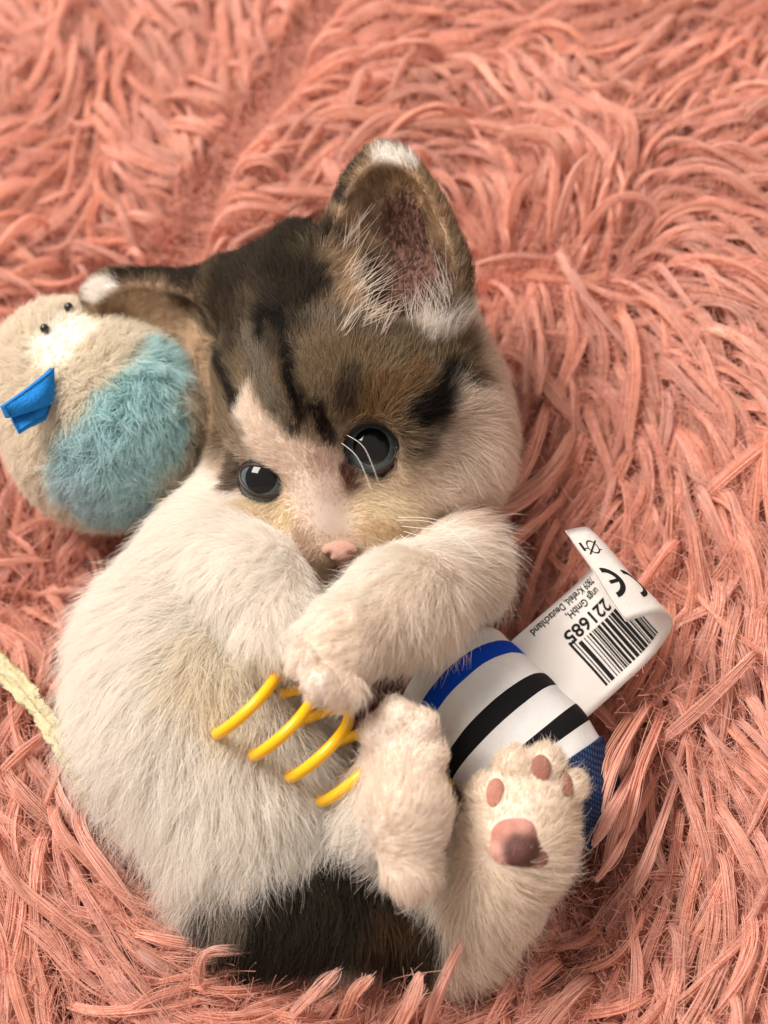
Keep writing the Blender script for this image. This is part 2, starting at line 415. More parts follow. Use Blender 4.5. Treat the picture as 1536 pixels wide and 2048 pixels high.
def make_pile():
    K = 12
    # roots: jittered grid over the part of the bed the lens can see plus a margin
    sp = 0.315
    X, Y = np.meshgrid(np.arange(-15, 15, sp), np.arange(-15.5, 20, sp), indexing='ij')
    xy = np.stack([X.ravel(), Y.ravel()], -1); xy = xy + rng.uniform(-.5, .5, xy.shape) * sp
    z = bed(xy); p = np.concatenate([xy, z[:, None]], 1)
    a, b = to_px(p); keep = ((a > -130) & (a < 1670) & (b > -130) & (b < 2200)) | (rng.random(len(a)) < .55); xy = xy[keep]; p = p[keep]
    keep = avoid(p + np.array([0, 0, .2])) > .05; xy = xy[keep]; n = len(xy)
    x3 = np.concatenate([xy, np.zeros((n, 1))], 1)
    L = rng.uniform(1.7, 3.3, n); Hh = rng.uniform(.3, 1.0, n) * (1 + .4 * (rng.random(n) < .12))
    ang = rng.normal(0, .17, n) + .5 * vnoise(x3, .9, 3) + .3 * vnoise(x3, 2.0, 4) + rng.normal(0, .6, n) * (rng.random(n) < .12)
    curv = rng.normal(0, .2, n) + .2 * vnoise(x3, .8, 5) + rng.normal(0, 1.0, n) * (rng.random(n) < .08)
    wob = rng.uniform(0, 6.28, n)
    G = np.zeros((n, K, 3)); cur = xy.copy()
    peak = rng.uniform(.3, .6, n)
    for k in range(K):
        t = k / (K - 1)
        h = Hh * np.where(t < peak, np.sin(np.clip(t / peak, 0, 1) * math.pi / 2), 1 - .55 * ((t - peak) / (1 - peak)) ** 1.6)
        G[:, k, :2] = cur; G[:, k, 2] = bed(cur) + .05 + h
        f = flow(cur); th = ang + curv * t * 1.3 + .13 * np.sin(wob + t * 5)
        c, s = np.cos(th), np.sin(th)
        step = L / (K - 1) * (.25 + .95 * smooth(t, -.05, .35)) * 1.0
        cur = cur + np.stack([c * f[:, 0] - s * f[:, 1], s * f[:, 0] + c * f[:, 1]], -1) * step[:, None]
    # a strand ends where it meets the kitten or a toy
    sd = avoid(G.reshape(-1, 3)).reshape(n, K)
    bad = sd < .10
    cd = poly_dist(G[..., :2], CREASE); bad |= (cd < .11) & (np.arange(K)[None] > 2)
    first = np.where(bad.any(1), bad.argmax(1), K)
    ok = first >= 4; G = G[ok]; first = first[ok]; n = len(G)
    tmax = np.where(first < K, (first - 1) / (K - 1), 1.0)
    u = np.linspace(0, 1, K)[None] * tmax[:, None] * (K - 1); i0 = np.clip(u.astype(int), 0, K - 2); fr = (u - i0)[..., None]
    ar = np.arange(n)[:, None]; G = G[ar, i0] * (1 - fr) + G[ar, i0 + 1] * fr
    # strands that lie over the toy, the rump and against the cheek
    EX = [((1325,1360,1.7),(1238,1530,3.7),(1195,1660,3.4)), ((1345,1430,1.7),(1262,1600,3.5),(1222,1740,3.0)), ((1310,1440,1.7),(1222,1590,3.8),(1178,1690,3.5)), ((1370,1500,1.7),(1300,1680,3.2),(1262,1800,2.6)),
          ((1295,1380,1.7),(1215,1500,3.6),(1200,1600,3.5)), ((1335,1520,1.7),(1250,1680,3.4),(1205,1770,3.0)), ((1355,1380,1.7),(1290,1560,3.5),(1255,1700,3.1)),
          ((850,2060,2.2),(895,1960,3.1),(948,1876,3.5)), ((785,2050,2.2),(818,1990,2.9),(838,1925,3.2)), ((590,2040,2.2),(635,1995,2.8),(690,1955,2.8)), ((400,1990,2.2),(430,1925,2.7),(520,1925,2.6)), ((680,2040,2.3),(700,1995,2.8),(735,1955,2.9)),
          ((1140,860,3.2),(1075,960,3.6),(965,1035,3.7)), ((1130,920,3.0),(1065,1000,3.5),(980,1058,3.6)), ((1120,980,2.8),(1060,1040,3.3),(990,1085,3.5)), ((1095,800,3.2),(1070,900,3.6),(1010,1000,3.6)),
          ((1060,560,3.4),(1075,660,3.9),(1062,780,3.6)), ((1030,590,3.3),(1050,680,3.8),(1045,780,3.5))]
    add = []
    for a, b, c in EX:
        for _ in range(1):
            j = rng.normal(0, 9, 2); add.append(spline([P(q[0] + j[0] + rng.normal(0, 5), q[1] + j[1] + rng.normal(0, 5), q[2]) for q in (a, b, c)], K))
    G = np.concatenate([G, np.array(add)]); n = len(G)
    # fibres of every strand, side by side as in a flat ribbon
    M = 42
    T = np.gradient(G, axis=1); T /= np.linalg.norm(T, axis=2, keepdims=True) + 1e-9
    up = np.array([0, 0, 1.0]); S = np.cross(T, up); S /= np.linalg.norm(S, axis=2, keepdims=True) + 1e-9; N = np.cross(S, T)
    tw = (rng.uniform(-.9, .9, n)[:, None] + rng.normal(0, .8, n)[:, None] * np.linspace(0, 1, K)[None])
    S2 = np.cos(tw)[..., None] * S + np.sin(tw)[..., None] * N; N2 = -np.sin(tw)[..., None] * S + np.cos(tw)[..., None] * N
    wd = rng.uniform(.065, .15, n)
    cross = np.stack([rng.uniform(-1, 1, (n, M)), rng.normal(0, .24, (n, M))], -1) * wd[:, None, None]
    tt = np.linspace(0, 1, K)
    prof = (.6 + .5 * np.sin(tt * math.pi * .72)) * (1 - .5 * smooth(tt, .7, 1))
    out = G[:, None] + cross[..., 0][:, :, None, None] * (S2 * prof[None, :, None])[:, None] + cross[..., 1][:, :, None, None] * (N2 * prof[None, :, None])[:, None]
    fn = rng.normal(0, 1, (n, M, 3)); fn2 = rng.normal(0, 1, (n, M, 3))
    stray = np.where(rng.random((n, M)) < .15, 4.5, 1.0)[..., None, None]
    out += stray * (.012 * fn[:, :, None] * (tt ** 1.5)[None, None, :, None] + 0.012 * fn2[:, :, None] * np.sin(tt * 7)[None, None, :, None])
    # blunt, slightly uneven cut ends
    cut = 1 - rng.random((n, M)) ** 2 * .06
    u = tt[None, None] * cut[..., None] * (K - 1); i0 = np.clip(u.astype(int), 0, K - 2); fr = (u - i0)[..., None]
    out = np.take_along_axis(out, i0[..., None].repeat(3, -1), 2) * (1 - fr) + np.take_along_axis(out, (i0 + 1)[..., None].repeat(3, -1), 2) * fr
    base = srgb(244, 198, 181)
    tv = rng.normal(1, .07, (n, 1, 1)); warm = rng.normal(0, .03, (n, 1, 1))
    fv = rng.normal(1, .045, (n, M, 1)) * tv
    col = base * np.concatenate([fv, fv * (1 - warm), fv * (1 - 2 * warm)], -1)
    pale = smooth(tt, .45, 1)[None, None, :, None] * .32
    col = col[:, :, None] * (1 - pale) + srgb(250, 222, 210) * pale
    rad = np.full((n, M, K), .0072) * (1 - .35 * smooth(tt, .85, 1))
    m = fibre_material('plush_fibre', .45, .5, .25)
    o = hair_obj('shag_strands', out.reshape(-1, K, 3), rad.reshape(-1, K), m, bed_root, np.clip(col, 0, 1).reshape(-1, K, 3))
    o['kind'] = 'stuff'; o['label'] = 'long flat salmon pink plush strands of the pet bed'
    # curly short undercoat
    n = 110000; K = 7
    xy = np.stack([rng.uniform(-11, 11, n), rng.uniform(-13, 15, n)], -1); p = np.concatenate([xy, bed(xy)[:, None]], 1)
    a, b = to_px(p); keep = (a > -150) & (a < 1690) & (b > -150) & (b < 2200); p = p[keep]
    p = p[avoid(p + np.array([0, 0, .3])) > .1]; n = len(p)
    d = rng.normal(0, .55, (n, 3)) + np.array([0, 0, .7]); d[:, :2] += flow(p[:, :2]) * .5
    w1 = rng.normal(0, .22, (n, 3)); ph = rng.uniform(0, 6.28, (n, 1))
    pts = np.stack([p + d * (.9 * t) + w1 * np.sin(ph + t * 6) * t for t in np.linspace(0, 1, K)], 1)
    cc = (srgb(238, 186, 170) * rng.normal(1, .08, (n, 1)))[:, None].repeat(K, 1)
    o = hair_obj('undercoat', pts, np.full((n, K), .0048), m, bed_root, np.clip(cc, 0, 1)); o['kind'] = 'stuff'
make_pile()

# ================================================================== fur tools
def sample_mesh(V, Q, n, dens=None):
    T = np.concatenate([Q[:, [0, 1, 2]], Q[:, [0, 2, 3]]]); a, b, c = V[T[:, 0]], V[T[:, 1]], V[T[:, 2]]
    A = np.linalg.norm(np.cross(b - a, c - a), axis=1) * .5
    if dens is not None: A = A * dens((a + b + c) / 3)
    i = rng.choice(len(T), n, p=A / A.sum()); r1 = np.sqrt(rng.random(n))[:, None]; r2 = rng.random(n)[:, None]
    return a[i] * (1 - r1) + b[i] * r1 * (1 - r2) + c[i] * r1 * r2
class Comb:
    """hand-placed combing guides: pixel, direction, length in cm, lift"""
    def __init__(s, F, rows):
        rows = np.array(rows, float); s.p = hit(F, rows[:, 0], rows[:, 1]); s.d = np.stack([vdir(a, b) for a, b in rows[:, 2:4]]); s.l = rows[:, 4]; s.f = rows[:, 5]
    def __call__(s, p):
        v = np.zeros(p.shape); L = np.zeros(len(p)); li = np.zeros(len(p)); W = np.zeros(len(p))
        for q, d, l, f in zip(s.p, s.d, s.l, s.f):
            w_ = 1 / (((p - q) ** 2).sum(1) + .03) ** 2; v += w_[:, None] * d; L += w_ * l; li += w_ * f; W += w_
        return v / (np.linalg.norm(v, axis=1, keepdims=True) + 1e-9), L / W, li / W
class Marks:
    def __init__(s, F, default, rows):
        s.default = default; s.rows = []; X = []; Y = []; cnt = []
        for pts, r, soft, col in rows:
            pts = np.array(pts, float)
            if len(pts) > 1:
                m = max(2, int(sum(np.hypot(*(b - a)) for a, b in zip(pts[:-1], pts[1:])) / (max(r, 12) * .6)) + 1)
                u = np.linspace(0, len(pts) - 1, m); xs = np.interp(u, np.arange(len(pts)), pts[:, 0]); ys = np.interp(u, np.arange(len(pts)), pts[:, 1])
            else: xs, ys = pts[:, 0], pts[:, 1]
            X += list(xs); Y += list(ys); cnt.append(len(xs))
        Q = hit(F, X, Y); k = 0
        for (pts, r, soft, col), c in zip(rows, cnt):
            s.rows.append((Q[k:k + c].astype(f32), r * .0104, soft * .0104, srgb(*col))); k += c
    def __call__(s, p):
        c = s.default(p); p = p.astype(f32)
        ns = [vnoise(p, 2.2, i) * .6 + vnoise(p, 7, i + 9) * .4 for i in range(4)]
        for k, (q, r, soft, col) in enumerate(s.rows):
            lo = q.min(0) - r - 2 * soft; hi = q.max(0) + r + 2 * soft
            w = np.where(((p > lo) & (p < hi)).all(1))[0]
            if not len(w): continue
            pw_ = p[w]; d = np.full(len(w), 1e9, f32)
            for x in q: d = np.minimum(d, ((pw_ - x) ** 2).sum(1))
            d = np.sqrt(d) + ns[k % 4][w] * soft
            a = (1 - smooth(d, r - soft * .5, r + soft * .8))[:, None]; c[w] = c[w] * (1 - a) + col * a
        return c
def make_fur(name, F, V, Q, n, comb, marks, mat, parent, K=6, rad=.0062, clump=.35, cl_n=14, cull=-.45, jit=.22, dens=None, skip=None, seed=1, lenf=1.0, wav=.03):
    p = sample_mesh(V, Q, n, dens); N = grad(F, p)
    keep = (N @ Fv) > cull
    if skip is not None: keep &= ~skip(p)
    p = p[keep]; N = N[keep]; n = len(p)
    d, L, lift = comb(p); d = d - N * (d * N).sum(1, keepdims=True); d /= np.linalg.norm(d, axis=1, keepdims=True) + 1e-6
    sw = np.stack([vnoise(p, 1.3, seed + i) for i in range(3)], -1) * .6 + np.stack([vnoise(p, 5, seed + 5 + i) for i in range(3)], -1) * .25
    d = d + sw + rng.normal(0, jit, (n, 3)); d = d - N * (d * N).sum(1, keepdims=True); d /= np.linalg.norm(d, axis=1, keepdims=True) + 1e-6
    L = L * lenf * rng.uniform(.55, 1.15, n) ** 1.0; lift = np.clip(lift + rng.normal(0, .10, n), .05, .95)
    t = np.linspace(0, 1, K)
    D0 = N * (lift + .25)[:, None] + d * (1 - lift)[:, None]; D0 /= np.linalg.norm(D0, axis=1, keepdims=True)
    D1 = N * (lift * .55)[:, None] + d; D1 /= np.linalg.norm(D1, axis=1, keepdims=True)
    pts = p[:, None] - N[:, None] * .02 + L[:, None, None] * (D0[:, None] * (t - t * t / 2)[None, :, None] + D1[:, None] * (t * t / 2)[None, :, None])
    ph = rng.uniform(0, 6.28, (n, 1, 1)); pts += (rng.normal(0, 1, (n, 1, 3)) * wav * L[:, None, None]) * np.sin(ph + t[None, :, None] * 5) * t[None, :, None]
    # clumping towards a neighbouring guide hair
    g = rng.choice(n, max(2, n // cl_n), replace=False); kd = kdtree.KDTree(len(g))
    for i, x in enumerate(p[g]): kd.insert(x, i)
    kd.balance(); near = np.array([kd.find(x)[1] for x in p]); gi = g[near]
    tip = (pts[gi] - p[gi][:, None]); cl = (clump * rng.uniform(.3, 1.2, n))[:, None, None] * (t ** 1.3)[None, :, None]
    tgt = p[gi][:, None] + tip * (L / L[gi])[:, None, None]
    pts = pts * (1 - cl) + tgt * cl
    col = marks(p); lum = col.mean(1, keepdims=True); col = col * np.clip(1 + rng.normal(0, 1, (n, 1)) * (.05 + .32 * (1 - np.clip(lum * 1.6, 0, 1))), .3, 2.2)
    cols = col[:, None].repeat(K, 1)
    r = rad * (1 - .8 * t ** 1.5)[None] * rng.uniform(.75, 1.2, (n, 1))
    return hair_obj(name, pts, r, mat, parent, np.clip(cols, .003, .95))

# ================================================================== kitten
LO = np.array([-8.5, -11.5, -1.0]); HI = np.array([6.5, 9.5, 9.0])
KV, KQ = surface_nets(body, LO, HI, 0.095)
kit = empty('kitten', P(560, 1500, 0))
tag(kit, 'white and brown tabby kitten curled on its back hugging a yellow spring toy', 'kitten')

WHITE = srgb(252, 244, 236)
def kit_default(p):
    c = np.tile(WHITE, (len(p), 1))
    hd = head(p); brown = srgb(142, 123, 98)
    w_ = (1 - smooth(hd, .02, .35))[:, None]; hz = smooth(((p - HC) @ (-Uv)) / hs, 110, 200)[:, None]   # tabby above, pale below the eyes
    c = c * (1 - w_) + (brown * (1 - hz) + srgb(226, 206, 186) * hz) * w_
    cav = (1 - smooth(ear_cavity(p), -.02, .10))[:, None] * (1 - smooth(ears(p), .03, .12))[:, None]
    c = c * (1 - cav) + srgb(186, 158, 130) * cav
    return c
DK = (56, 47, 38); BK = (26, 21, 17)
marks = Marks(body, kit_default, [
    ([(400,540),(470,510),(560,470),(620,470)], 66, 50, DK), ([(470,600),(520,560),(590,560),(590,610)], 66, 60, (62,52,42)), ([(450,660),(480,690),(530,700)], 55, 50, (86,72,58)),
    ([(250,548),(320,545),(400,550)], 26, 16, DK), ([(190,570),(200,590),(215,575)], 24, 12, (240,236,230)),
    ([(300,640),(370,670),(405,760),(415,860)], 46, 25, (218,194,166)), ([(240,600),(320,600)], 22, 14, (214,190,162)),
    ([(500,690),(520,760),(560,830)], 20, 18, (140,128,112)),
    ([(562,650),(572,720),(582,780),(600,830)], 15, 12, BK), ([(628,830),(648,862),(660,885)], 15, 12, (40,28,22)), ([(600,850),(580,880)], 9, 9, (60,48,40)),
    ([(430,700),(462,770),(482,830)], 13, 12, (45,37,30)), ([(540,640),(520,700)], 10, 10, BK),
    ([(700,640),(740,700),(720,780)], 40, 40, (148,126,98)), ([(820,760),(760,800),(720,830)], 22, 24, (138,108,76)), ([(690,790),(700,820)], 14, 14, (84,68,56)),
    ([(905,768),(862,812),(828,838)], 21, 14, (30,24,20)), ([(862,850),(848,880),(836,905)], 9, 9, (66,54,44)),
    ([(830,880),(822,930)], 14, 14, (150,134,118)), ([(700,760),(720,800)], 12, 12, (100,84,66)),
    ([(498,828),(520,870),(560,920)], 34, 22, (240,226,212)), ([(590,930),(618,970),(640,1020)], 44, 24, (240,224,211)), ([(655,930),(660,980)], 26, 20, (222,200,187)),
    ([(690,945),(702,985)], 11, 10, (104,64,54)), ([(760,985),(820,960),(880,930)], 30, 22, (234,214,190)),
    ([(745,1010),(800,1010),(850,990)], 44, 26, (246,232,208)), ([(745,1060),(790,1060)], 24, 22, (224,200,166)), ([(770,960),(840,940)], 24, 18, (240,224,202)),
    ([(985,690),(1005,790),(985,880),(930,960)], 85, 40, (242,224,210)), ([(930,830),(920,900)], 60, 40, (238,222,208)),
    ([(905,655),(940,640),(850,670)], 26, 20, (240,234,226)), ([(640,650),(700,660),(780,680)], 24, 24, (150,134,116)),
    ([(560,1030),(520,1005)], 26, 20, (238,224,198)), ([(470,965),(478,930)], 20, 14, (128,112,98)), ([(678,1128),(705,1130)], 7, 9, (90,72,64)),
    ([(700,430),(690,520),(700,600)], 30, 24, (196,170,142)), ([(770,360),(830,380),(865,450)], 26, 24, (176,146,114)),
    ([(800,460),(830,530),(850,600)], 52, 40, (92,64,54)), ([(760,560),(790,620)], 34, 30, (110,82,70)),
    ([(905,400),(935,480),(952,560)], 20, 14, (84,72,54)), ([(716,322),(694,350),(680,400)], 14, 10, (62,54,46)), ([(765,308),(800,312),(822,322)], 20, 12, (240,236,230)),
    ([(430,1340),(450,1400)], 45, 60, (246,236,218)),
    ([(760,1500),(820,1480),(850,1560)], 70, 50, (244,232,219)), ([(820,1600),(825,1700),(825,1780)], 64, 30, (244,232,219)),
    ([(1000,1600),(1060,1580),(1100,1600),(1040,1680)], 90, 40, (243,230,214)), ([(980,1780),(930,1880)], 95, 40, (243,231,216)),
    ([(960,1160),(880,1250),(700,1330)], 80, 60, (244,232,219)),
    ([(560,1815),(640,1780),(715,1755)], 46, 30, (54,47,38)), ([(540,1790),(640,1755),(710,1735)], 34, 20, (54,47,38)), ([(560,1800),(640,1775),(700,1760),(760,1790)], 40, 20, (54,47,38)), ([(300,1850),(380,1860),(450,1835),(520,1810)], 38, 30, (70,60,50)), ([(400,1890),(560,1870),(700,1860),(800,1860)], 72, 30, (48,40,32)), ([(760,1840),(820,1840)], 34, 24, (88,66,46)),
    ([(800,1910),(840,1890)], 30, 20, (60,48,36)), ([(320,1870),(350,1885)], 28, 26, (128,116,100)), ([(440,1830),(480,1810)], 22, 24, (130,120,106)), ([(725,1735),(745,1755)], 20, 12, (54,47,38)),
])
comb = Comb(body, [
    (300,1150,-.6,.7,.8,.35),(420,1060,-.5,.7,.7,.3),(150,1300,-.8,.55,.95,.35),(330,1300,-.5,.85,.9,.35),(160,1500,-.8,.6,1.0,.35),(300,1480,-.4,.9,1.0,.35),(450,1480,-.2,1,.9,.35),
    (220,1680,-.7,.75,1.1,.32),(350,1700,-.45,.9,1.0,.32),(480,1700,-.25,1,.8,.3),(600,1650,-.1,1,.6,.32),(560,1560,.1,1,.8,.4),(400,1830,-.4,.95,1.1,.3),(300,1840,-.6,.8,1.1,.3),
    (560,1870,-.3,1,.8,.3),(700,1860,-.2,1,.7,.3),(820,1900,.1,1,.7,.3),(450,1380,.2,1,.7,.4),
    (500,1150,-.3,.9,.55,.3),(560,1230,.0,1,.5,.3),(520,1120,-.6,.5,.5,.3),
    (930,1100,.6,.2,.5,.3),(960,1180,.7,.7,.6,.32),(860,1160,-.5,.7,.55,.28),(850,1270,.05,1,.55,.32),(920,1260,.3,1,.65,.32),(760,1220,-.8,.6,.45,.25),(760,1340,-.2,1,.5,.3),(680,1260,-.9,.3,.3,.22),(620,1340,-.9,.5,.2,.2),(645,1370,-.6,.8,.16,.18),(690,1395,-.4,1,.4,.28),
    (800,1450,0,-1,.15,.18),(860,1510,.4,-.8,.17,.2),(760,1480,-.3,-.9,.16,.2),(780,1560,-.1,-1,.3,.22),(812,1640,.2,-.9,.28,.2),(818,1700,.6,-.3,.26,.2),(720,1600,-.5,.6,.5,.3),(700,1700,-.3,.9,.6,.3),(830,1780,0,1,.35,.25),
    (960,1640,-.7,-.2,.32,.28),(985,1560,-.4,-.9,.2,.25),(1060,1510,0,-1,.22,.28),(1140,1560,.8,-.6,.25,.3),(1060,1610,.1,-.9,.14,.2),(1030,1640,.0,-.9,.12,.2),(1110,1640,.4,-.7,.2,.25),(1130,1660,.9,.2,.4,.35),(1100,1760,.9,.5,.5,.35),(1000,1790,.5,.8,.55,.35),(950,1880,.4,.9,.7,.35),(900,1800,-.3,.9,.6,.3),
    (640,800,-.15,-1,.28,.2),(640,880,-.1,-1,.2,.18),(640,1000,-.05,-1,.09,.14),(665,1050,0,-1,.06,.14),(560,700,-.3,-1,.4,.22),(560,580,-.4,-.9,.55,.25),(480,560,-.7,-.7,.6,.28),(620,480,-.2,-1,.6,.3),(740,760,.25,-1,.35,.2),(820,780,.6,-.7,.4,.2),(860,700,.5,-.8,.45,.25),(720,650,.1,-1,.4,.22),
    (520,880,-.5,-.7,.22,.2),(480,940,-1,.2,.3,.25),(450,800,-.8,-.3,.5,.3),(500,1010,-.9,.6,.35,.25),(600,1060,-.7,.6,.18,.2),
    (860,900,.95,.1,.4,.2),(940,800,1,-.1,.8,.3),(1000,760,1,.1,1.0,.35),(950,900,.9,.4,.9,.3),(880,980,.9,.35,.7,.25),(930,1010,.7,.7,.8,.3),(780,990,.95,.1,.35,.18),(760,1050,.8,.45,.22,.18),(820,1060,.8,.6,.4,.22),(700,1110,.1,1,.2,.2),
    (700,450,.4,-.8,.22,.2),(700,560,.6,-.7,.3,.25),(820,420,.3,-.9,.2,.2),(840,560,0,-1,.15,.2),(900,440,.3,-.9,.3,.25),(950,560,.5,-.8,.4,.3),(770,310,-.2,-1,.3,.4),(690,350,-.6,-.7,.3,.3),(900,640,.5,-.3,.5,.35),
    (300,610,.3,-.7,.2,.2),(400,700,.5,.6,.3,.25),(250,545,-.7,-.4,.35,.3),(190,555,-1,-.1,.35,.3),(350,535,-.4,-.8,.35,.3),
])
m_skin = material('kitten_skin', rough=.75, attr=True, spec=.2)
skin_col = marks(KV)
pinkish = srgb(214, 160, 142)
kb = mesh_obj('body', KV, KQ, m_skin, kit, np.clip(skin_col * .75 + pinkish * .12, 0, 1))

# sole pads: flattened lobes of bare skin
def pad_frame(px, py):
    p = hit(body, [px], [py])[0]; n = grad(body, p[None])[0]; return p, n
PADS = [(990, 1585, 18, 30, 8, (178, 122, 106)), (1082, 1536, 20, 27, -6, (152, 102, 88)), (1131, 1566, 14, 28, -8, (138, 92, 78))]
pad_c = []
def add_pad(name, px, py, ra, rb, ang, col, th=.32, rough=.7):
    p, n = pad_frame(px, py); s = pxs(p); a = rot_axes(90 + ang)[0]; a = a - n * (a @ n); a /= np.linalg.norm(a); b = np.cross(n, a)
    m = material(name, tuple(srgb(*col)), rough, spec=.35); add_noise_colour(m, 900, .18, bump=.25, bscale=2500)
    o = mesh_obj(name, *ellipsoid(p + n * .0, [b, a, n], [ra * s, rb * s, min(ra, rb) * s * th], 20, 12), m, kit)
    pad_c.append((p, max(ra, rb) * s, ra * s, rb * s, b, a)); return o
for r in PADS: add_pad('toe_pad', *r)
sole = Field(); sole_spots = []
for a, b, r, e, c in [(1042, 1702, 34, .10, (92, 58, 54)), (1000, 1706, 26, .06, (216, 164, 152)), (1080, 1722, 26, .02, (160, 110, 96)), (1008, 1664, 30, .0, (184, 128, 114)), (1048, 1660, 28, .02, (196, 142, 130))]:
    p, n = pad_frame(a, b); q = p + n * (e - .19); rr = r * pxs(p); sole_spots.append((q, rr, srgb(*c))); pad_c.append((p, rr * .8, rr * .8, rr * .8, np.cross(n, Uv), Uv))
    sole.add(lambda x, q=q, rr=rr: sd_cone(x, q, q + 1e-3, rr, rr), .22)
sole.add(lambda x: np.full(x.shape[:-1], 1e3, f32), 0)
SV, SQ = surface_nets(lambda x: sole(x) + .02 * vnoise(x, 4.5, 3), np.min([q for q, _, _ in sole_spots], 0) - .5, np.max([q for q, _, _ in sole_spots], 0) + .5, .035)
wt = np.stack([1 / (np.maximum(((SV - q) ** 2).sum(1) / rr ** 2 * (1 + .5 * vnoise(SV, 5, 6)), .05) ** 5) for q, rr, _ in sole_spots], 1); wt /= wt.sum(1, keepdims=True)
scol = wt @ np.array([c for _, _, c in sole_spots]) * (1 + .2 * vnoise(SV, 9, 2))[:, None]
m_sole = material('sole_skin', rough=.62, attr=True, spec=.3); add_noise_colour(m_sole, 1200, .15, bump=.35, bscale=2600)
mesh_obj('sole_pad', SV, SQ, m_sole, kit, np.clip(scol, 0, 1))

# eyes
m_ball = material('eyeball', (.012, .011, .012), .12, spec=.6)
m_iris = material('iris', tuple(srgb(82, 98, 106)), .04, spec=.4)
m_pup = material('pupil', (.003, .003, .004), .04, spec=.4)
m_lid = material('eyelid', tuple(srgb(48, 36, 32)), .45, spec=.4)
nt = m_iris.node_tree; tn = nt.nodes.new('ShaderNodeTexNoise'); tn.inputs['Scale'].default_value = 1400; tc = nt.nodes.new('ShaderNodeTexCoord')
rp = nt.nodes.new('ShaderNodeValToRGB'); rp.color_ramp.elements[0].color = (*srgb(48, 60, 66), 1); rp.color_ramp.elements[1].color = (*srgb(96, 112, 118), 1)
nt.links.new(tc.outputs['Object'], tn.inputs['Vector']); nt.links.new(tn.outputs['Fac'], rp.inputs[0]); nt.links.new(rp.outputs[0], nt.nodes['Principled BSDF'].inputs['Base Color'])
def cap(c, axis, r, ang0, ang1, nu=40, nv=10):
    ax = axis / np.linalg.norm(axis); a = np.cross(ax, [0, 0, 1.]); a /= np.linalg.norm(a); b = np.cross(ax, a); vs = []; fs = []
    for i in range(nv + 1):
        th = math.radians(ang0 + (ang1 - ang0) * i / nv)
        for j in range(nu):
            ph = 2 * math.pi * j / nu; vs.append(c + r * (math.cos(th) * ax + math.sin(th) * (math.cos(ph) * a + math.sin(ph) * b)))
    for i in range(nv):
        for j in range(nu): fs.append((i * nu + j, i * nu + (j + 1) % nu, (i + 1) * nu + (j + 1) % nu, (i + 1) * nu + j))
    return np.array(vs), fs
eye_open = []
def make_eye(c, r, gaze, opening, open_axis, tilt):
    e = mesh_obj('eye', *ellipsoid(c, [Rv, Uv, Fv], [r] * 3, 40, 24), m_ball, kit)
    g = vdir(*gaze)
    mesh_obj('iris', *cap(c, g, r * 1.006, 33, 56), m_iris, e); mesh_obj('pupil', *cap(c, g, r * 1.008, 0, 34), m_pup, e)
    ax = vdir(*open_axis); t = math.radians(tilt); a = math.cos(t) * Rv - math.sin(t) * Uv; a = a - ax * (a @ ax); a /= np.linalg.norm(a); b = np.cross(ax, a)
    th = np.linspace(0, 2 * math.pi, 40, endpoint=False); pth = []
    for q in th:
        u = a * math.cos(q) * opening[0] + b * math.sin(q) * opening[1]; pth.append(c + u + ax * math.sqrt(max(r * r - u @ u, 0)) * 1.0)
    mesh_obj('eyelid', *sweep(np.array(pth), 4.4 * hs, 8, closed=True), m_lid, kit)
    eye_open.append((c + ax * r * .8, a, b, opening, ax))
make_eye(EYE_R, 60 * hs, (.06, -.04, 1), (50 * hs, 45 * hs), (0.02, 0, 1), -20)
make_eye(EYE_L, 53 * hs, (-.1, -.08, 1), (44 * hs, 27 * hs), (-.12, .05, 1), 22)
# nose leather
NP = hit(body, [680], [1100])[0]
m_nose = material('nose_leather', tuple(srgb(192, 150, 136)), .75, spec=.25); add_noise_colour(m_nose, 1200, .15, bump=.3, bscale=2600)
nose = Field(); nose.add(lambda p: sd_ell(p, NP + Fv * .02, rot_axes(0), [34 * hs, 18 * hs, 12 * hs]), 0)
nose.add(lambda p: sd_cone(p, view_off(NP, 2, 8, -5), view_off(NP, 6, 36, -22), 16 * hs, 8 * hs), .15)
for sx in (-19, 22):
    nose.sub(lambda p, sx=sx: sd_cone(p, view_off(NP, sx, 8, 16), view_off(NP, sx * 1.25, 14, 4), 5.5 * hs, 5 * hs), .05)
NV, NQ = surface_nets(nose, NP - .6, NP + .6, .03)
mesh_obj('nose', NV, NQ, m_nose, kit)

def fur_skip(p):
    m = np.zeros(len(p), bool)
    for c, a, b, op, ax in eye_open:
        q = p - c; m |= (((q @ a) / (op[0] * 1.10)) ** 2 + ((q @ b) / (op[1] * 1.10)) ** 2 < 1) & (np.abs(q @ ax) < .9)
    for p0, r, ra, rb, b, a in pad_c:
        q = p - p0; m |= (((q @ b) / (ra * 1.0)) ** 2 + ((q @ a) / (rb * 1.0)) ** 2 < 1) & ((q * q).sum(1) < (2 * r) ** 2)
    q = p - NP; m |= (q * q).sum(1) < (20 * hs) ** 2
    return m
def kit_dens(p):
    hd = head(p); return 1 + 1.6 * (hd < .25) * (ears(p) > .2)
m_fur = fibre_material('kitten_fur', .40, .5, .2)
make_fur('fur', body, KV, KQ, 520000, comb, marks, m_fur, kit, K=6, rad=.0040, clump=.5, cl_n=22, dens=kit_dens, skip=fur_skip)['label'] = 'soft white and tabby fur'

# longer, sparser guard hairs that soften the outline of the white coat
def far_from_face(p): return (head(p) < .35) | (marks(p).mean(1) < .5)
make_fur('guard_hair', body, KV, KQ, 42000, comb, marks, m_fur, kit, K=7, rad=.0034, clump=.3, cl_n=10, jit=.35, skip=far_from_face, seed=60, lenf=1.5, wav=.06)

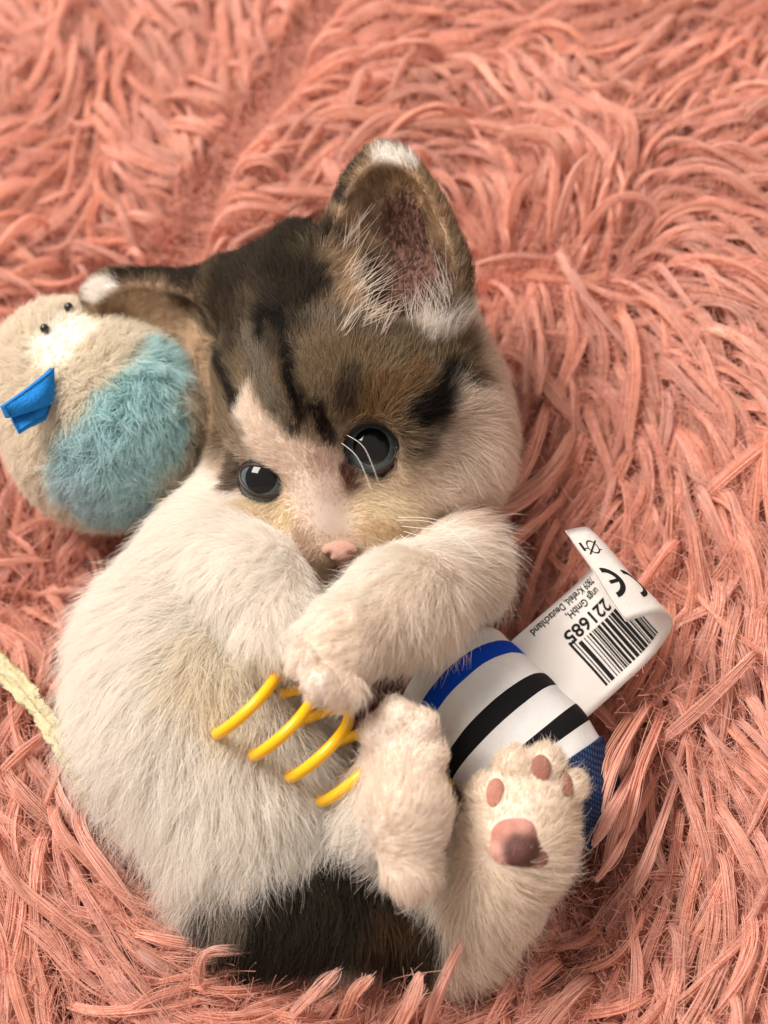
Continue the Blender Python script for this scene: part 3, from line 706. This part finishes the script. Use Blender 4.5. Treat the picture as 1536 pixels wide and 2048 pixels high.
# long wispy hairs inside and at the base of the ear
def wisps(name, roots, dirs, L, col, n_each=14, parent=kit):
    pts = []; K = 7; t = np.linspace(0, 1, K)
    RX = np.repeat(np.array(roots, float), n_each, 0); RX += rng.normal(0, 9, RX.shape); B0 = hit(body, RX[:, 0], RX[:, 1])
    for p, d in zip(B0, np.repeat(np.array(dirs, float), n_each, 0)):
        v = vdir(d[0] + rng.normal(0, .18), d[1] + rng.normal(0, .18), .25 + rng.normal(0, .12)); l = L * rng.uniform(.5, 1.1)
        pts.append(p + l * (v * t[:, None] + rng.normal(0, .12, 3) * (t ** 2)[:, None]))
    pts = np.array(pts); c = np.clip(srgb(*col) * rng.normal(1, .08, (len(pts), 1)), 0, 1)[:, None].repeat(K, 1)
    return hair_obj(name, pts, np.broadcast_to(.006 * (1 - .8 * t), pts.shape[:2]), m_fur, parent, c)
wr = [(690,560),(700,600),(710,640),(690,500),(730,650),(760,670),(720,580),(680,660)]
wisps('ear_tuft', wr, [(.6,-.6),(.7,-.5),(.8,-.4),(.4,-.8),(.5,-.6),(.3,-.7),(.8,-.5),(.4,-.6)], .95, (236,222,208), 18)
wisps('ear_tuft', [(880,640),(900,630),(870,660),(905,600),(825,660),(850,670)], [(-.2,-1),(-.3,-.9),(-.3,-.8),(-.4,-.8),(-.05,-1),(0,-1)], .85, (240,232,222), 20)

# whiskers
m_wh = material('whisker', tuple(srgb(244, 238, 230)), .35, spec=.4)
def whisker(pxs_, base, lift=(0, 1.3, 2.5)):
    d0 = float((CAMP - base) @ Fv)
    pts = []
    for (a, b), l in zip(pxs_, lift):
        r = ray(a, b); dep = d0 - l; pts.append(CAMP + r * (dep / float(-(r @ Fv))))
    q = spline(pts, 16)
    mesh_obj('whisker', *sweep(q, 0.0062 * (1 - .55 * np.linspace(0, 1, 16)), 5), m_wh, kit)
WH = [[(790,1040),(880,1050),(985,1130)], [(800,1052),(870,1058),(960,1056)], [(805,1062),(860,1075),(935,1070)], [(795,1035),(860,1037),(955,1062)], [(800,1070),(830,1095),(820,1130)],
            [(780,1080),(775,1110),(745,1135)], [(690,868),(728,895),(756,962)], [(682,885),(715,915),(742,978)],
            [(590,1055),(540,1085),(500,1130)], [(585,1065),(550,1100),(530,1140)]]
for wpx, wb in zip(WH, hit(body, [q[0][0] for q in WH], [q[0][1] for q in WH])): whisker(wpx, wb)

# ================================================================== bird toy
brd = empty('bird_toy', P(205, 850, .8))
tag(brd, 'round beige plush bird toy with pale blue wing and blue felt beak', 'toy')
BV, BQ = surface_nets(bird, np.array([-10, -3., -1]), np.array([-2, 6., 8]), .12)
bmarks = Marks(bird, lambda p: np.tile(srgb(238, 229, 213), (len(p), 1)), [
    ([(322,715),(300,770),(260,800)], 46, 14, (208,236,238)), ([(240,835),(275,850),(305,860)], 66, 14, (204,234,236)), ([(190,900),(250,930),(200,980),(240,1000)], 70, 16, (202,230,234)), ([(150,960),(180,1000)], 44, 14, (206,228,234)),
    ([(108,688),(140,660)], 44, 10, (250,246,236)), ([(240,613),(250,610)], 13, 8, (176,186,222))])
bcomb = Comb(bird, [(100,640,-.3,-.9,.35,.5),(40,700,-.9,-.3,.4,.5),(200,700,.4,-.4,.4,.5),(300,620,.5,-.7,.4,.5),(250,780,-.2,.8,.5,.5),(330,850,.4,.8,.5,.5),(200,900,-.1,1,.55,.45),(60,920,-.6,.8,.45,.5),(200,1020,-.2,1,.5,.45),(350,950,.5,.9,.5,.5),(120,680,0,.9,.12,.4),(140,650,.3,-.6,.14,.4),(30,850,-.8,.5,.4,.5)])
m_b = material('plush_backing', rough=.9, attr=True, spec=.1)
mesh_obj('plush_body', BV, BQ, m_b, brd, bmarks(BV) * .8)
m_bf = fibre_material('plush_pile', .45, .6, .2)
make_fur('plush_fur', bird, BV, BQ, 60000, bcomb, bmarks, m_bf, brd, K=6, rad=.0065, clump=.8, cl_n=30, jit=.6, seed=30, cull=-.6, wav=.10, lenf=1.1)
# bead eyes
m_bead = material('bead', (.01, .01, .012), .15, spec=.6)
for a, b in [(93, 663), (138, 622)]:
    p = hit(bird, [a], [b])[0]; n = grad(bird, p[None])[0]
    mesh_obj('bead_eye', *ellipsoid(p + n * .09, [Rv, Uv, Fv], [.095] * 3, 16, 10), m_bead, brd)
# folded felt beak: an upper and a lower leaf
m_felt = material('blue_felt', tuple(srgb(38, 128, 208)), .95, spec=.1); add_noise_colour(m_felt, 900, .18, bump=.6, bscale=2200)
bp0 = hit(bird, [75], [800])[0]; db = float((CAMP - bp0) @ Fv)
def at_depth(a, b, d): r = ray(a, b); return CAMP + r * (d / float(-(r @ Fv)))
def leaf(name, tl, tr, bl, br, bulge, thick=.09, n=10):
    """four corner points (3D); a bulged thick sheet"""
    vs = []; nn = np.cross(tr - tl, bl - tl); nn /= np.linalg.norm(nn); nn = nn if nn @ Fv > 0 else -nn
    for side in (1, -1):
        for i in range(n + 1):
            for j in range(n + 1):
                u, v = i / n, j / n
                q = (tl * (1 - u) + tr * u) * (1 - v) + (bl * (1 - u) + br * u) * v
                vs.append(q + nn * (bulge * math.sin(math.pi * u) * (1 - (2 * v - 1) ** 2 * .6) + side * thick * .5 + .008 * math.sin(9 * u + 5 * v)))
    m = (n + 1) ** 2; fs = []
    for i in range(n):
        for j in range(n):
            a = i * (n + 1) + j; fs.append((a, a + n + 1, a + n + 2, a + 1)); fs.append((m + a, m + a + 1, m + a + n + 2, m + a + n + 1))
    bd = [i * (n + 1) for i in range(n + 1)] + [n * (n + 1) + j for j in range(1, n + 1)] + [i * (n + 1) + n for i in range(n - 1, -1, -1)] + [j for j in range(n - 1, 0, -1)]
    for a, b in zip(bd, bd[1:] + bd[:1]): fs.append((a, b, m + b, m + a))
    return mesh_obj(name, np.array(vs), fs, m_felt, brd)
leaf('upper_beak', at_depth(4, 812, db - 1.05), at_depth(104, 736, db - .25), at_depth(16, 836, db - .95), at_depth(108, 806, db - .25), .26, .16)
leaf('lower_beak', at_depth(22, 836, db - .75), at_depth(104, 806, db - .3), at_depth(38, 864, db - .9), at_depth(92, 836, db - .45), .05, .14)

# ================================================================== spring toy
st = empty('spring_toy', P(1060, 1560, .5))
tag(st, 'striped cloth cat toy with a yellow coil spring, denim end and white sewn tag', 'cat toy')
tp = spline(TOY, 60); seg = np.linalg.norm(np.diff(tp, axis=0), axis=1); arc = np.concatenate([[0], np.cumsum(seg)])
def tube(s0, s1, n, rfun, nseg=56):
    s = np.linspace(s0, s1, n); path = np.stack([np.interp(s, arc, tp[:, k]) for k in range(3)], -1)
    vs, fs = sweep(path, np.array([rfun(x) for x in s]), nseg); return vs, fs, np.concatenate([np.repeat(s, nseg), [s0, s1]])
def sleeve_r(s):
    e = .42; k = 1 - max(0, (e - s) / e); return TOYR * (.62 + .38 * (1 - (1 - k) ** 2.4)) * (1 + .012 * math.sin(s * 9)) * (1 - .5 * max(0, (s - 2.8) / .2) ** 2)
SL = 3.0
vs, fs, ss = tube(0, SL, 70, sleeve_r)
m_sl = material('striped_jersey', (.8, .8, .8), .85, spec=.15)
nt = m_sl.node_tree; at = nt.nodes.new('ShaderNodeAttribute'); at.attribute_name = 'along'; mp = nt.nodes.new('ShaderNodeMapRange'); mp.inputs['From Max'].default_value = SL
rp = nt.nodes.new('ShaderNodeValToRGB'); rp.color_ramp.interpolation = 'CONSTANT'
wht = (*srgb(228, 228, 228), 1); blu = (*srgb(8, 66, 186), 1); blk = (*srgb(24, 23, 26), 1)
stops = [(0, wht), (.68, blu), (1.03, wht), (1.50, blk), (1.75, wht), (2.16, blk), (2.45, wht)]
while len(rp.color_ramp.elements) < len(stops): rp.color_ramp.elements.new(.5)
for e, (q, c) in zip(rp.color_ramp.elements, stops): e.position = q / SL; e.color = c
nt.links.new(at.outputs['Fac'], mp.inputs['Value']); nt.links.new(mp.outputs[0], rp.inputs[0]); nt.links.new(rp.outputs[0], nt.nodes['Principled BSDF'].inputs['Base Color'])
add_noise_colour(m_sl, 700, .07)
wv = nt.nodes.new('ShaderNodeMath'); wv.operation = 'SINE'; ml = nt.nodes.new('ShaderNodeMath'); ml.operation = 'MULTIPLY'; ml.inputs[1].default_value = 210
nt.links.new(at.outputs['Fac'], ml.inputs[0]); nt.links.new(ml.outputs[0], wv.inputs[0])
bp = nt.nodes.new('ShaderNodeBump'); bp.inputs['Strength'].default_value = .15; bp.inputs['Distance'].default_value = .0001
nt.links.new(wv.outputs[0], bp.inputs['Height']); nt.links.new(bp.outputs[0], nt.nodes['Principled BSDF'].inputs['Normal'])
vs = vs + grad(lambda p: toy(p), vs) * (.035 * vnoise(vs, 1.6, 3) + .012 * vnoise(vs, 5, 4))[:, None]
o = mesh_obj('striped_sleeve', vs, fs, m_sl, st); a_ = o.data.attributes.new('along', 'FLOAT', 'POINT'); a_.data.foreach_set('value', ss.astype(f32))
def den_r(s):
    L_ = arc[-1]; e = 1.0; k = max(0, (s - (L_ - e)) / e); return TOYR * (1.03 - .16 * (s - 2.7) / (L_ - 2.7)) * (math.sqrt(max(1 - k ** 2.6, .02)))
vs, fs, ss = tube(2.72, arc[-1], 50, den_r)
vs = vs + grad(lambda p: toy(p), vs) * (.02 * vnoise(vs, 4))[:, None]
m_dn = material('denim', tuple(srgb(58, 84, 138)), .9, spec=.1); nt = m_dn.node_tree; b = nt.nodes['Principled BSDF']
tc = nt.nodes.new('ShaderNodeTexCoord'); w1 = nt.nodes.new('ShaderNodeTexWave'); w1.inputs['Scale'].default_value = 520; w1.bands_direction = 'DIAGONAL'; w1.inputs['Distortion'].default_value = 1.5
w2 = nt.nodes.new('ShaderNodeTexWave'); w2.inputs['Scale'].default_value = 620; w2.bands_direction = 'X'; mu = nt.nodes.new('ShaderNodeMath'); mu.operation = 'MULTIPLY'
for x in (w1, w2): nt.links.new(tc.outputs['Object'], x.inputs['Vector'])
nt.links.new(w1.outputs['Fac'], mu.inputs[0]); nt.links.new(w2.outputs['Fac'], mu.inputs[1])
rp = nt.nodes.new('ShaderNodeValToRGB'); rp.color_ramp.elements[0].color = (*srgb(32, 44, 76), 1); rp.color_ramp.elements[1].color = (*srgb(70, 88, 124), 1)
nt.links.new(mu.outputs[0], rp.inputs[0]); nt.links.new(rp.outputs[0], b.inputs['Base Color'])
bp = nt.nodes.new('ShaderNodeBump'); bp.inputs['Strength'].default_value = .6; bp.inputs['Distance'].default_value = .0003; nt.links.new(mu.outputs[0], bp.inputs['Height']); nt.links.new(bp.outputs[0], b.inputs['Normal'])
mesh_obj('denim_end', vs, fs, m_dn, st)
# yellow coil
m_sp = material('yellow_plastic', tuple(srgb(246, 190, 22)), .3, spec=.5, Subsurface_Weight=.15); m_sp.node_tree.nodes['Principled BSDF'].inputs['Subsurface Radius'].default_value = (.002, .0015, .0004)
dsp = float((CAMP - P(572, 1450, 4.75)) @ Fv)
cl = spline([at_depth(a, b, dsp + e) for a, b, e in [(478, 1395, .1), (500, 1408, 0), (572, 1450, 0), (642, 1490, .05), (705, 1540, .2), (770, 1580, .8), (840, 1600, 1.6)]], 400)
tk = np.gradient(cl, axis=0); tk /= np.linalg.norm(tk, axis=1, keepdims=True)
al = np.cumsum(np.r_[0, np.linalg.norm(np.diff(cl, axis=0), axis=1)])
A = np.tile(vdir(.82, -.57), (400, 1)); B = .99 * Fv + .14 * tk      # a spring pressed askew
s0 = pxs(cl[0]); turns = al / (84 * s0) * 2 * math.pi + 0.1
q = cl + 92 * s0 * (np.cos(turns)[:, None] * A + np.sin(turns)[:, None] * B)
mesh_obj('coil_spring', *sweep(q, 11.8 * s0, 12), m_sp, st)

# sewn tag, curled over at its free end
m_tag = material('satin_label', tuple(srgb(232, 228, 224)), .7, spec=.25, Subsurface_Weight=0.0); add_noise_colour(m_tag, 250, .03, bump=.25, bscale=400)
PA = spline([P(1018,1286,3.5),P(1100,1214,3.7),P(1168,1152,4.0),P(1200,1098,4.7),P(1172,1058,5.4),P(1132,1060,5.6)], 61)
PB = spline([P(1166,1442,3.2),P(1242,1374,3.2),P(1308,1310,3.4),P(1344,1252,4.0),P(1322,1226,4.7),P(1252,1243,5.1)], 61)
def tag_at(s, t, lift=0.0):
    s = np.atleast_1d(np.asarray(s, float)); t = np.atleast_1d(np.asarray(t, float)); u = np.clip(s, 0, 1) * 60
    f = lambda Q, u: np.stack([np.interp(u, np.arange(61), Q[:, k]) for k in range(3)], -1)
    g = lambda u, t: f(PA, u) * (1 - t)[:, None] + f(PB, u) * t[:, None]
    p = g(u, t); ds = g(np.clip(u + .4, 0, 60), t) - g(np.clip(u - .4, 0, 60), t); dt = f(PB, u) - f(PA, u); n = np.cross(dt, ds); n /= np.linalg.norm(n, axis=1, keepdims=True) + 1e-9
    if (n[0] @ Fv) < 0 and s[0] < .3: n = -n
    wv = .035 * np.sin(s * 14 + t * 4) * np.sin(t * 5 + 1)
    return p + n * (lift + wv)[:, None], n
def tag_side():
    _, n = tag_at([.2], [.5]); return 1.0
ns, ntt = 90, 16
S_, T_ = np.meshgrid(np.linspace(0, 1, ns), np.linspace(0, 1, ntt), indexing='ij')
top, nn = tag_at(S_.ravel(), T_.ravel(), np.zeros(S_.size)); sg = 1.0 if (tag_at([.2], [.5], np.zeros(1))[1][0] @ Fv) > 0 else -1.0
bot = top - nn * .018 * sg
vs = np.concatenate([top, bot]); mm = ns * ntt; fs = []
for i in range(ns - 1):
    for j in range(ntt - 1):
        a = i * ntt + j; fs += [(a, a + ntt, a + ntt + 1, a + 1), (mm + a, mm + a + 1, mm + a + ntt + 1, mm + a + ntt)]
for i in range(ns - 1):
    for j in (0, ntt - 1): a = i * ntt + j; fs.append((a, a + ntt, mm + a + ntt, mm + a))
for j in range(ntt - 1):
    for i in (0, ns - 1): a = i * ntt + j; fs.append((a, a + 1, mm + a + 1, mm + a))
tg = mesh_obj('sewn_tag', vs, fs, m_tag, st)
m_ink = material('black_ink', (.012, .011, .011), .7, spec=.2)
LT = 4.6; WT = 2.05                                  # tag length and width in cm (for print sizes)
def ink(name, polys, side=1):
    """polys: list of vertex loops in tag coordinates (s,t)"""
    vs = []; fs = []
    for loop in polys:
        L = np.array(loop); b0 = len(vs); q, n = tag_at(L[:, 0], L[:, 1], np.full(len(L), 0.0)); q = q + n * sg * (.006 if side > 0 else -.024)
        vs += list(q); fs.append(tuple(range(b0, b0 + len(L))))
    return mesh_obj(name, np.array(vs), fs, m_ink, tg, smooth_shade=False)
bars = []; pos = .16; pat = [2,2,1,2,4,3,1,3,1,2,2,2,1,1,2,1,1,1,3,2,3,2,4,2,2,1,4,1,4,2,2,1,1,2,4,1,1,1,2,2,2,1,3,2,1,2,1,2]
k = 0
while pos < .50 and k < len(pat) - 1:
    wb = pat[k] * .0046; gp = pat[k + 1] * .0036
    long = 1 if k in (0, 2) else 0
    t0, t1 = .43 - .06 * long, .90
    for a, b in zip(np.linspace(t0, t1, 7)[:-1], np.linspace(t0, t1, 7)[1:]): bars.append([(pos, a), (pos + wb, a), (pos + wb, b), (pos, b)])
    pos += wb + gp; k += 2
ink('barcode', bars)
def text_mesh(body_txt, size):
    cu = bpy.data.curves.new('t', 'FONT'); cu.body = body_txt; cu.size = size; cu.resolution_u = 3; cu.offset = size * .022
    ob = bpy.data.objects.new('t', cu); C.objects.link(ob); dg = bpy.context.evaluated_depsgraph_get(); me = bpy.data.meshes.new_from_object(ob.evaluated_get(dg))
    v = np.array([x.co[:2] for x in me.vertices]); f = [tuple(p.vertices) for p in me.polygons]
    bpy.data.objects.remove(ob); bpy.data.curves.remove(cu); bpy.data.meshes.remove(me); return v, f
def tag_text(name, txt, size_cm, s_end, t_base, stretch=1.0, side=1, flip=False):
    """text whose reading direction runs from the curl back to the seam; s_end = s of its last letter"""
    v, f = text_mesh(txt, size_cm); wdt = v[:, 0].max()
    s = s_end + (wdt - v[:, 0]) * stretch / LT; t = t_base + v[:, 1] / WT
    q, n = tag_at(s, t, np.zeros(len(s))); q = q + n * sg * .006
    mesh_obj(name, q, f, m_ink, tg, smooth_shade=False)
tag_text('lettering', '221685', .37, .165, .275)
tag_text('lettering', 'ungs GmbH,', .21, .225, .15, .8)
tag_text('lettering', '7809 Krefeld, Deutschland', .2, .095, .045, .7)
# round CE mark and a second sign on the turned-over back
def arc_poly(cs, ct, r, a0, a1, wd, n=18, asp=WT / LT):
    out = []
    for i in range(n):
        p = [];
        for a, rr in ((a0 + (a1 - a0) * i / n, r), (a0 + (a1 - a0) * (i + 1) / n, r), (a0 + (a1 - a0) * (i + 1) / n, r - wd), (a0 + (a1 - a0) * i / n, r - wd)):
            a = math.radians(a); p.append((cs + rr * math.cos(a) * asp, ct + rr * math.sin(a)))
        out.append(p)
    return out
ce = arc_poly(.945, .60, .16, 90, 270, .05) + [[(.945 - .052, .582), (.945 - .005, .582), (.945 - .005, .618), (.945 - .052, .618)]] + arc_poly(.84, .66, .16, 90, 270, .05)
ink('ce_mark', ce, -1)
sy = arc_poly(.88, .22, .075, 0, 360, .014) + [[(.83, .16), (.84, .155), (.935, .285), (.925, .29)], [(.84, .265), (.835, .255), (.93, .21), (.935, .22)], [(.935, .15), (.955, .15), (.955, .24), (.935, .24)]]
ink('recycling_sign', sy, -1)

# ================================================================== twisted paper strip and a crumb
pw = spline([P(-60,1290,2.9), P(12,1345,2.9), P(62,1400,3.1), P(110,1470,3.2), P(144,1530,3.2), P(184,1600,2.9)], 70)
m_pp = material('raffia_paper', tuple(srgb(196, 184, 148)), .5, spec=.35, Transmission_Weight=0.0); add_noise_colour(m_pp, 500, .22, bump=.9, bscale=900)
tk = np.gradient(pw, axis=0); tk /= np.linalg.norm(tk, axis=1, keepdims=True); sd_ = np.cross(tk, Fv); sd_ /= np.linalg.norm(sd_, axis=1, keepdims=True); no = np.cross(sd_, tk)
vs = []; fs = []; W_ = 9
for i in range(70):
    tw = .5 * math.sin(i * .16) + .35 * math.sin(i * .31 + 1); hw = .235 * (1 - .25 * (i / 69)) * (1 + .1 * math.sin(i * .8))
    for j in range(W_):
        u = j / (W_ - 1) * 2 - 1; y = u * hw; z = .07 * math.sin(u * 5 + i * .12) + .05 * math.cos(u * 9 - i * .2) + .02 * rng.normal()
        vs.append(pw[i] + (math.cos(tw) * y - math.sin(tw) * z) * sd_[i] + (math.sin(tw) * y + math.cos(tw) * z) * no[i])
n1 = len(vs)
for v, i in zip(list(vs), np.repeat(np.arange(70), W_)): vs.append(v - no[i] * .02)
for i in range(69):
    for j in range(W_ - 1):
        a = i * W_ + j; fs += [(a, a + W_, a + W_ + 1, a + 1), (n1 + a, n1 + a + 1, n1 + a + W_ + 1, n1 + a + W_)]
    for j in (0, W_ - 1): a = i * W_ + j; fs.append((a, a + W_, n1 + a + W_, n1 + a))
tag(mesh_obj('paper_strip', np.array(vs), fs, m_pp, None, smooth_shade=True), 'crinkled translucent yellowish twisted strip lying beside the white belly fur', 'strip')
cp = P(1208, 1872, 2.2); cr = Field(); cr.add(lambda p: sd_cone(p, cp, cp + np.array([.02, .16, .03]), .035, .022), 0)
CV, CQ = surface_nets(cr, cp - .3, cp + .4, .02)
tag(mesh_obj('crumb', CV, CQ, material('crumb', (.02, .015, .012), .8)), 'tiny dark crumb caught in the pink plush below the hind paw', 'crumb')
